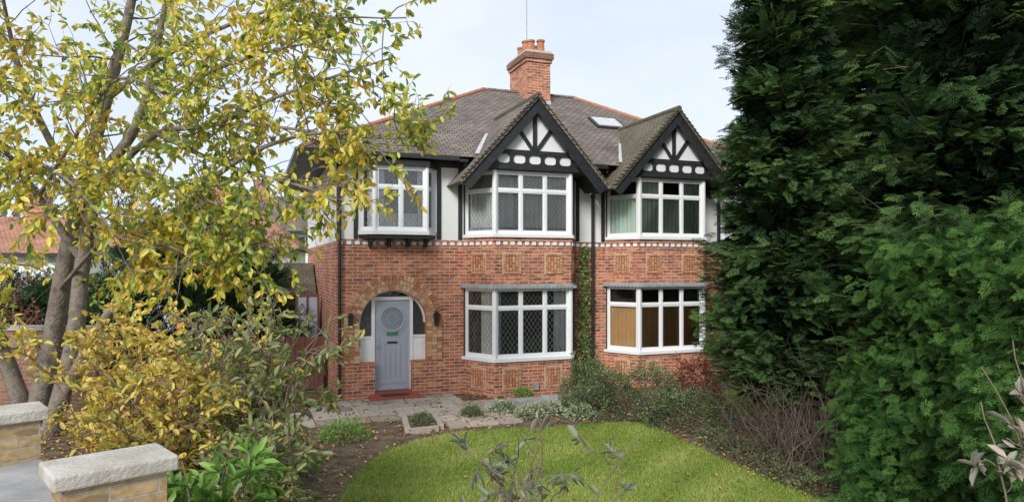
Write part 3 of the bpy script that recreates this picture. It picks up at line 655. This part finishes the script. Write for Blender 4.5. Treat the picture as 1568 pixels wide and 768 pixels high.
# ============================================================ broadleaf plants
def leafy(name,limbs,mat_leaf,mat_wood,lsize,wr,sec,secL,ter,terL,lpt,start=.3,droop=-.03,spread=.8,rnd_fn=None,jit=.16,lrad=.012,keep=None,hang=0):
    e=empty(name); wd=Wood(); PP=[];DD=[]
    for ctrl,r0_,r1_ in limbs:
        pth=smooth_path(ctrl,5); n=len(pth); wd.tube(pth+np.cumsum(rng.normal(size=pth.shape)*.006,0),np.linspace(r0_,r1_,n),8 if r0_>.05 else 5)
        for _ in range(sec):
            t=rng.uniform(start,1); k=min(int(t*(n-1)),n-2); d=nz(pth[k+1]-pth[k])
            p2=wander(pth[k],d*.7+rng.normal(size=3)*spread,secL*rng.uniform(.5,1.2),7,jit,droop)
            if keep is not None and not keep(p2[-1:])[0] and p2[-1,0]>-5: continue
            wd.tube(p2,np.linspace(max(lrad,r1_*.6),.004,len(p2)),4)
            for _ in range(ter):
                k2=rng.integers(1,8); d2=nz(p2[min(k2,6)+1]-p2[min(k2,6)]) 
                p3=wander(p2[min(k2,7)],d2*.7+rng.normal(size=3)*.6,terL*rng.uniform(.5,1.3),5,jit,droop*1.5); wd.tube(p3,np.linspace(.0045,.002,len(p3)),3)
                m=rng.poisson(lpt)
                tt=rng.uniform(.15,1,m)*(len(p3)-1); i0=np.minimum(tt.astype(int),len(p3)-2); fr=(tt-i0)[:,None]
                PP.append(p3[i0]*(1-fr)+p3[i0+1]*fr); DD.append(np.tile(nz(p3[-1]-p3[0]),(m,1))*.6+rng.normal(size=(m,3))*.6+np.array([0,0,-hang]))
    PP=np.concatenate(PP);DD=np.concatenate(DD)
    if keep is not None: k=keep(PP); PP,DD=PP[k],DD[k]
    V,Fc=leaves(PP,DD,lsize*rng.uniform(.6,1.25,len(PP)),wr)
    rr=rnd_fn(PP) if rnd_fn else rng.uniform(0,1,len(PP))
    np_obj('leaves',V,Fc,[mat_leaf],rnd=np.repeat(rr,2),parent=e); wd.obj('branches',mat_wood,e); return e
M_mag=leaf_mat('autumn_tree_leaves',[(0,(.17,.29,.05)),(.35,(.38,.47,.08)),(.56,(.72,.68,.10)),(.88,(.86,.72,.09)),(1,(.74,.48,.08))],.45)
M_yel=leaf_mat('yellow_shrub_leaves',[(0,(.32,.36,.08)),(.35,(.70,.60,.11)),(.8,(.84,.60,.12)),(1,(.66,.36,.12))],.4)
M_pur=leaf_mat('olive_shrub_leaves',[(0,(.14,.20,.06)),(.45,(.29,.35,.09)),(.7,(.38,.38,.15)),(.85,(.31,.25,.2)),(1,(.66,.57,.13))],.4)
M_gry=leaf_mat('grey_green_leaves',[(0,(.14,.2,.09)),(.5,(.22,.26,.15)),(.85,(.28,.24,.2)),(1,(.48,.42,.12))],.3)
M_grn=leaf_mat('bright_green_leaves',[(0,(.10,.22,.03)),(.5,(.2,.40,.06)),(1,(.34,.52,.1))],.4)
M_pal=leaf_mat('variegated_leaves',[(0,(.24,.3,.18)),(.5,(.44,.38,.31)),(1,(.58,.46,.4))],.35)
M_bush=leaf_mat('bush_leaves',[(0,(.05,.08,.035)),(.5,(.14,.20,.07)),(1,(.29,.32,.14))],.3)
M_redl=leaf_mat('red_leaves',[(0,(.2,.04,.035)),(.6,(.38,.09,.06)),(1,(.3,.22,.08))],.3)
L=[]
def limb(pts,a,b): L.append(([P(*p) for p in pts],a,b))
limb([(45,668,11.9),(70,570,11.8),(92,440,11.7),(122,300,11.5),(165,150,11.3),(205,0,11),(235,-150,10.8)],.20,.04)
limb([(75,668,11.6),(110,540,11.4),(128,400,11.4),(155,280,11.2),(215,190,11),(250,60,10.6),(275,-80,10.4)],.16,.03)
limb([(45,650,11.8),(5,540,11.6),(-40,440,11.4),(-90,300,11)],.16,.05)
limb([(80,640,11.5),(150,510,11),(205,430,10.6),(260,340,10),(330,270,9.6),(430,215,9.2),(540,200,9)],.10,.012)
limb([(155,280,11.3),(240,205,10.5),(330,190,9.9),(450,140,9.4),(600,90,9)],.06,.012)
limb([(165,150,11.3),(260,80,10.3),(380,30,9.8),(540,-20,9.4)],.055,.012)
limb([(128,400,11.4),(60,300,11),(0,220,10.6),(-80,100,10)],.07,.015)
limb([(240,205,10.5),(340,250,9.6),(440,280,9.2),(530,310,8.9)],.04,.01)
limb([(122,300,11.5),(60,180,11),(20,60,10.6),(0,-60,10)],.07,.015)
limb([(330,190,9.9),(430,195,9.5),(540,215,9.2),(640,225,9)],.03,.01)
limb([(205,0,11),(310,-30,10.4),(450,20,9.6),(620,30,9.2)],.035,.01)
limb([(92,440,11.6),(170,360,10.4),(260,380,9.6),(330,420,9.2)],.04,.01)
limb([(60,300,11),(120,200,10),(180,120,9.4),(260,150,9)],.035,.01)
limb([(0,220,10.6),(60,250,9.6),(120,290,9),(170,350,8.8)],.035,.01)
limb([(215,190,11),(300,120,10),(400,80,9.4),(500,60,9)],.04,.01)
limb([(122,300,11.5),(200,260,10.2),(280,290,9.4),(380,340,9)],.04,.01)
limb([(205,430,10.6),(290,400,9.9),(370,380,9.4),(420,400,9.0)],.03,.008)
def rf_(p):
    return np.clip(.44+.3*rng.normal(size=len(p))+.16*np.sin(p[:,0]*1.7+p[:,2]*1.3)+.1,0,1)
def keep_(p):  # crown keeps clear of the porch
    x=p[:,0]; z=p[:,2]
    return ~((x>-2.75)&(z<3.25+.35*np.clip((x+2.75)/1.2,0,1))) & (x<-.65)&(z>2.1-(x<-5)*1.2)
leafy('autumn_leaved_tree',L,M_mag,M_bark,.125,.56,21,1.15,6,.40,7.2,droop=-.02,rnd_fn=rf_,keep=keep_,hang=.5)
def shrub(name,base,nst,H,spread,ml,ls,wr,sec,secL,ter,terL,lpt,arch=.3,rf=None,hang=0,mw=M_twig,start=.3):
    LL=[]
    for i in range(nst):
        az=rng.uniform(0,2*np.pi); s=spread*rng.uniform(.2,1); h=H*rng.uniform(.7,1.05)
        b=np.array(base,float)+rng.normal(size=3)*[.12,.12,0]
        d=np.array([math.cos(az)*s,math.sin(az)*s,0])
        LL.append(([b,b+d*.25+[0,0,h*.4],b+d*.6+[0,0,h*.8],b+d*(1+arch*.3)+[0,0,h]],.010,.003))
    return leafy(name,LL,ml,mw,ls,wr,sec,secL,ter,terL,lpt,start=start,spread=.6,rnd_fn=rf,lrad=.0035,hang=hang)
shrub('yellow_leaved_shrub',(-3.85,7.3,0),28,2.2,1.15,M_yel,.085,.55,9,.45,3,.22,8)
shrub('yellow_leaved_shrub',(-3.1,6.5,0),22,1.95,.9,M_yel,.08,.55,9,.42,3,.2,7)
shrub('dogwood_shrub',(-2.42,6.5,0),19,2.4,.66,M_pur,.105,.40,7,.38,3,.22,6)
shrub('dogwood_shrub',(-1.98,5.6,0),12,1.5,.5,M_pur,.095,.42,7,.36,3,.2,6)
shrub('laurel_plant',(-2.0,4.45,0),11,1.62,.35,M_grn,.13,.36,6,.2,3,.12,6)
shrub('bare_twiggy_shrub',(.08,4.4,0),11,2.0,.85,M_gry,.085,.45,3,.30,2,.15,4.5,start=.5)
shrub('variegated_shrub',(2.98,3.6,0),9,2.42,.38,M_pal,.105,.36,3,.22,2,.12,5,start=.6)
shrub('garden_bush',(-5.2,9.3,0),16,1.1,.9,M_yel,.075,.5,6,.4,3,.2,6)
shrub('purple_barberry_shrub',(-10.3,13.8,0),16,2.4,1.3,M_redl,.06,.5,7,.5,4,.25,5)
def leafmound(name,c,rad,n,ls,mat,wr=.5,twigs=60,tl=1.15):
    v=nz(rng.normal(size=(n,3))); v[:,2]=np.abs(v[:,2]); l=1+.13*np.sin(v[:,0]*8+v[:,2]*6)+.1*np.sin(v[:,1]*13+1)+.07*np.sin(v[:,0]*23)
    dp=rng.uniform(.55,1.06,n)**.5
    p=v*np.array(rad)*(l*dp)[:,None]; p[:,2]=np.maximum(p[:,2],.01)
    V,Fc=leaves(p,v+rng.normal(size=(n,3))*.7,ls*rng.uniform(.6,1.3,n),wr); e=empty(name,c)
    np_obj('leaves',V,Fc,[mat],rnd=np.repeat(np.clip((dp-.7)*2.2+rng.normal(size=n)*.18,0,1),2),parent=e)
    wd=Wood()
    for i in range(twigs):
        d=nz(rng.normal(size=3)); d[2]=abs(d[2])*.8+.1; q=wander((0,0,0),d*np.array(rad),np.linalg.norm(d*np.array(rad))*tl,6,.1); wd.tube(q,np.linspace(.007,.002,7),3)
    wd.obj('twigs',M_twig,e)
M_sage=leaf_mat('pale_leaves',[(0,(.18,.24,.12)),(.6,(.42,.48,.28)),(1,(.62,.65,.48))],.3)
def G(px,py): Z=CH*F/(py-HZ); return ((px-784)/F*Z,Z,0)
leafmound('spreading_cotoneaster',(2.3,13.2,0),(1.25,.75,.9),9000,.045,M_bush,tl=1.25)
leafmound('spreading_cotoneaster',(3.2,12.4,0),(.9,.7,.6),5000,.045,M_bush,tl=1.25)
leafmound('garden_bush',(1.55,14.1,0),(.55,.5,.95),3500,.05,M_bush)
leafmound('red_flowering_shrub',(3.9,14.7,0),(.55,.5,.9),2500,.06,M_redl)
for (a,b) in ((770,632),(812,640),(842,634),(888,640)):
    leafmound('sage_plant',G(a,b),(.28,.25,.24),900,.05,M_sage,twigs=10)
for (a,b) in ((645,655),(722,643),(800,612)):
    g_=G(a,b); leafmound('heather_plant',(g_[0],g_[1],.1),(.2,.2,.16),600,.04,M_grn if a==800 else M_bush,twigs=10)
for i in range(8):
    u=i/7; leafmound('ground_cover_plant',(3.3+u*.95+rng.uniform(-.1,.2),11.3-u*3.6,0),(.34,.34,.17),750,.04,M_bush,twigs=10)
for i in range(6):
    leafmound('ground_cover_plant',(-2.6-rng.uniform(0,1.2),7.6+i*.75,0),(.4,.4,.3),900,.05,M_grn if i%2 else M_bush,twigs=10)
n=1500; s_=rng.normal(5.80,.10,n)+.07*np.sin(np.linspace(0,12,n)); z_=3.35*rng.uniform(0,1,n)**1.2
s_=5.78+(s_-5.78)*(1.35-z_/4.5)
pw=np.array([L2W(a,-.03-rng.uniform(0,.06),b) for a,b in zip(s_,z_)])
dirw=np.tile(L2W(0,-.4,-1)-L2W(0,0,0),(n,1))+rng.normal(size=(n,3))*.45
V,Fc=leaves(pw,dirw,rng.uniform(.04,.085,n),.9,0)
np_obj('climbing_ivy',V,Fc,[leaf_mat('ivy_leaves',[(0,(.07,.13,.035)),(.6,(.16,.26,.06)),(1,(.36,.26,.1))],.25)],rnd=np.repeat(rng.uniform(0,1,n),2))
M_dist=leaf_mat('distant_foliage',[(0,(.08,.1,.06)),(.5,(.16,.18,.11)),(1,(.28,.26,.15))],.25,gloss=0)
nn=26000; k=60
cx_=rng.uniform(-60,60,k); cy_=rng.uniform(52,66,k); cr=rng.uniform(2.5,4.2,k); cz=rng.uniform(2,4.2,k)
idx=rng.integers(0,k,nn); v=nz(rng.normal(size=(nn,3))); rr_=rng.uniform(.5,1,nn)**.5*(1+.2*np.sin(v[:,0]*9+v[:,2]*7))
p=np.stack([cx_[idx],cy_[idx],cz[idx]],1)+v*(cr[idx]*rr_)[:,None]; p[:,2]=np.maximum(p[:,2],.1)
V,Fc=leaves(p,v+rng.normal(size=(nn,3)),rng.uniform(.4,.8,nn),.7); np_obj('distant_trees',V,Fc,[M_dist],rnd=np.repeat(rng.uniform(0,1,nn),2))

# ============================================================ GROUND
def sheet(name,poly,z,mat):
    b=MB(); b.face([(p[0],p[1],z) for p in poly],mat); return b.obj(name)
M_soil=rough_mat('soil_and_litter',(.07,.05,.035),(.15,.105,.07),5,.95,.8,.03,30,c3=(.2,.15,.08))
sheet('ground',[(-200,-60),(200,-60),(200,260),(-200,260)],0,M_soil)
M_far=rough_mat('far_grass',(.05,.08,.02),(.09,.12,.035),2,.95)
sheet('grass_field',[(-200,24),(200,24),(200,255),(-200,255)],.004,M_far)
M_tar=rough_mat('asphalt',(.04,.04,.042),(.06,.06,.06),20,.9)
sheet('road',[(-80,-9),(80,-9),(80,-2.5),(-80,-2.5)],.004,M_tar)
kb=MB(); kb.box(-80,80,-2.5,-2.35,0,.12,M_stoneD); kb.box(-80,80,-2.35,-.4,0,.115,M_stoneD); kb.obj('pavement')
lawn=[(-1.75,4.9),(-2.05,7.5),(-2.12,8.4),(-2.15,9.6),(-1.95,10.6),(-1.55,11.2),(-1.0,11.7),(-.2,12.0),(.7,12.15),(1.4,12.4),(2.0,12.55),(2.4,12.35),(2.65,11.7),(3.0,10.6),(3.4,9.3),(3.8,8.3),(4.0,7.2),(4.0,4.9)]
M_lawn=rough_mat('lawn_turf',(.11,.16,.03),(.18,.25,.05),1.3,.95,.6,.02,50,c3=(.24,.28,.08))
sheet('lawn',lawn,.012,M_lawn)
def inside(p,poly):
    r=np.zeros(len(p),bool); j=len(poly)-1
    for i in range(len(poly)):
        a,b=poly[i],poly[j]; c=((a[1]>p[:,1])!=(b[1]>p[:,1]))&(p[:,0]<(b[0]-a[0])*(p[:,1]-a[1])/(b[1]-a[1]+1e-12)+a[0]); r^=c; j=i
    return r
def blades(name,poly,n,h,mat,z=.01):
    poly=np.array(poly); lo,hi=poly.min(0)-.04,poly.max(0)+.04
    p=rng.uniform(lo,hi,(n,2)); jit=p+rng.normal(size=p.shape)*.05; p=p[inside(jit,poly)]; n=len(p)
    az=rng.uniform(0,2*np.pi,n); w=rng.uniform(.004,.008,n); 
    x,y=p[:,0],p[:,1]; patch=np.zeros(n)
    for q in range(9):
        f=rng.uniform(1,7); a=rng.uniform(0,6.28); patch+=np.sin(f*(x*math.cos(a)+y*math.sin(a))+rng.uniform(0,6.28)+1.3*np.sin(x*f*.4+q))*.33
    hh=h*rng.uniform(.5,1.3,n)*(1+.25*np.clip(patch,-1,1))
    d=np.stack([np.cos(az),np.sin(az)],1)*w[:,None]; ln=rng.normal(size=(n,2))*(hh*.5)[:,None]
    V=np.zeros((n,3,3)); V[:,0,:2]=p-d; V[:,1,:2]=p+d; V[:,2,:2]=p+ln; V[:,:2,2]=z; V[:,2,2]=z+hh
    rr=np.clip(.5+.22*patch+rng.normal(size=n)*.2,0,1)
    return np_obj(name,V.reshape(-1,3),np.arange(3*n).reshape(-1,3),[mat],rnd=rr)
M_bl=leaf_mat('grass_blades',[(0,(.13,.19,.035)),(.5,(.28,.37,.065)),(1,(.50,.52,.18))],.3,gloss=0)
blades('lawn_grass',lawn,170000,.04,M_bl)
nlawn=[(3.3,13.2),(4.4,12.9),(6.5,15.3),(5.0,16.0)]
sheet('neighbour_lawn',nlawn,.012,M_lawn); blades('neighbour_lawn_grass',nlawn,20000,.045,M_bl)
def fallen(name,n,lo,hi,mat,excl=None,z=.02,size=(.04,.09),kp=.07):
    p=rng.uniform(lo,hi,(n,2))
    if excl is not None:
        ins=inside(p,np.array(excl)); p=p[~ins|(rng.uniform(size=n)<kp)]
    n=len(p); q=np.concatenate([p,np.full((n,1),z)+rng.uniform(0,.03,(n,1))],1); d=rng.normal(size=(n,3)); d[:,2]*=.25
    V,Fc=leaves(q,d,rng.uniform(*size,n),.6,2.0); V[:,2]=np.maximum(V[:,2],.014)
    np_obj(name,V,Fc,[mat],rnd=np.repeat(rng.uniform(0,1,n),2))
M_fal=leaf_mat('fallen_leaves_brown',[(0,(.18,.09,.05)),(.5,(.36,.19,.09)),(.85,(.58,.4,.12)),(1,(.7,.55,.13))],.15,gloss=0)
fallen('fallen_leaves',9000,(-10,6.5),(6,15),M_fal,lawn)
fallen('fallen_leaves',2500,(-9.5,8.5),(-4,13),M_fal,lawn)
fallen('fallen_leaves',260,(-2,7.5),(3.8,12.5),M_fal,None,.05,(.03,.06))
pv=MB()
def slabs(s0,s1,d0,d1):
    d=d0
    while d<d1-.1:
        h=rng.choice([.4,.5,.6]); s=s0-rng.uniform(0,.3)
        while s<s1:
            w=rng.choice([.4,.55,.7]); a,b=max(s,s0),min(s+w,s1)
            if b-a>.1: 
                c=[L2W(a+.008,d+.008),L2W(b-.008,d+.008),L2W(b-.008,min(d+h,d1)-.008),L2W(a+.008,min(d+h,d1)-.008)]
                z=.035+rng.uniform(0,.006); r=rng.uniform(0,1)
                pv.hexa([(k[0],k[1],.0) for k in c]+[(k[0],k[1],z) for k in c],M_pave,r)
            s+=w
        d+=h
slabs(-.6,2.5,-2.1,-.02); slabs(2.5,3.9,-2.1,-1.0); slabs(-3.5,-.6,-2.1,-.9); slabs(1.6,3.0,-3.1,-2.1)
pv.obj('paved_path')
se=MB()
def edge(a,b,w=.12,h=.14,mat=M_stone):
    a=np.array(a[:2]);b=np.array(b[:2]);Ln=np.linalg.norm(b-a);e=(b-a)/Ln;n=max(1,int(Ln/.45))
    for i in range(n): se.obox(a,e,i*Ln/n+.004,(i+1)*Ln/n-.004,-w/2,w/2,0,h+rng.uniform(-.01,.01),mat)
q=[G(745,628),G(830,618),G(912,612)]
edge(q[0],q[1],.22,.16,M_stoneD); edge(q[1],q[2],.22,.16,M_stoneD)
se.obj('stone_bed_edging',bevel=.008)
def planter(corners):
    global se
    se=MB(); c=[np.array(G(*k)[:2]) for k in corners]
    for i in range(4): 
        a,b=c[i],c[(i+1)%4]; e=(b-a)/np.linalg.norm(b-a); edge(a+e*.06,b-e*.062,.10,.09,M_pave)
    ctr=sum(c)/4; se.face([(*(ctr+(k-ctr)*.95),.06) for k in c],M_soil)
    se.obj('stone_edged_planter')
planter([(625,664),(676,658),(664,636),(618,640)]); planter([(712,648),(742,642),(733,630),(705,634)])

# ============================================================ foreground wall
wk=empty('garden_wall',(0,0,0)); wa=MB(); cp=MB()
ep=np.array([.69,-.724]); ep/=np.linalg.norm(ep)
p1=np.array([-2.08,3.53]); p2=np.array([-3.55,4.70]); ex=(p1-p2)/np.linalg.norm(p1-p2); pe=p1+ex*2.2
def pier(c):
    wa.obox(c,ep,-.15,.15,-.23,.23,0,1.82,M_brickY); 
    cp.obox(c,ep,-.185,.185,-.28,.28,1.822,1.90,M_stone)
pier(p1); pier(p2)
def run(a,b):
    Ln=np.linalg.norm(b-a); wa.obox(a,ex,.17,Ln-.17,-.13,.17,0,1.50,M_brickY)
    n=max(1,int(round((Ln-.42)/.5)))
    for i in range(n): cp.obox(a,ex,.21+i*(Ln-.42)/n+.004,.21+(i+1)*(Ln-.42)/n-.004,-.2,.36,1.502,1.56,M_stoneD)
run(p2,p1); run(p1,pe); run(p2-ex*2.4,p2)
wa.obj('wall_brickwork',wk); cp.obj('coping_stones',wk,bevel=.012)
bw_=MB(); bw_.obox((-13.5,13.2),(1,-.02),0,5.6,-.11,.11,0,1.65,M_brickN); bw_.obox((-13.5,13.2),(1,-.02),-.0,5.6,-.15,.15,1.652,1.73,M_stoneD); bw_.obj('boundary_brick_wall')
# ============================================================ light, sky, camera
w=bpy.data.worlds.new('World'); bpy.context.scene.world=w; w.use_nodes=True; nt=w.node_tree; bg=nt.nodes['Background']
SE,SA=math.radians(33),math.radians(198)
sky=N(nt,'ShaderNodeTexSky',sky_type='NISHITA'); sky.sun_disc=False; sky.sun_elevation=SE; sky.sun_rotation=SA
tc=N(nt,'ShaderNodeTexCoord'); mp=N(nt,'ShaderNodeMapping'); mp.inputs['Scale'].default_value=(1,1,2.6); nt.links.new(tc.outputs['Generated'],mp.inputs[0])
cf=noise(nt,1.6,7,mp.outputs[0],.55); cr_=ramp(nt,[(.36,(.62,)*3),(.64,(.95,)*3)],cf)
c=mix(nt,cr_.outputs[0],sky.outputs[0],(6.0,6.5,7.4)); nt.links.new(c,bg.inputs[0]); bg.inputs[1].default_value=.15
sl=bpy.data.lights.new('sun','SUN'); sl.energy=3.3; sl.angle=math.radians(18); sl.color=(1,.98,.95); so=bpy.data.objects.new('sun',sl); COL.objects.link(so)
sd=Vector((math.sin(SA)*math.cos(SE),math.cos(SA)*math.cos(SE),math.sin(SE))); so.rotation_euler=sd.to_track_quat('Z','Y').to_euler()
cam=bpy.data.cameras.new('camera'); co=bpy.data.objects.new('camera',cam); COL.objects.link(co); co.location=(0,0,CH); co.rotation_euler=(math.radians(90),0,0)
cam.lens=36*F/1568; cam.sensor_width=36; cam.shift_y=(HZ-384)/1568; cam.clip_end=1000; cam.clip_start=.05
bpy.context.scene.camera=co
bpy.context.scene.view_settings.view_transform='Standard'
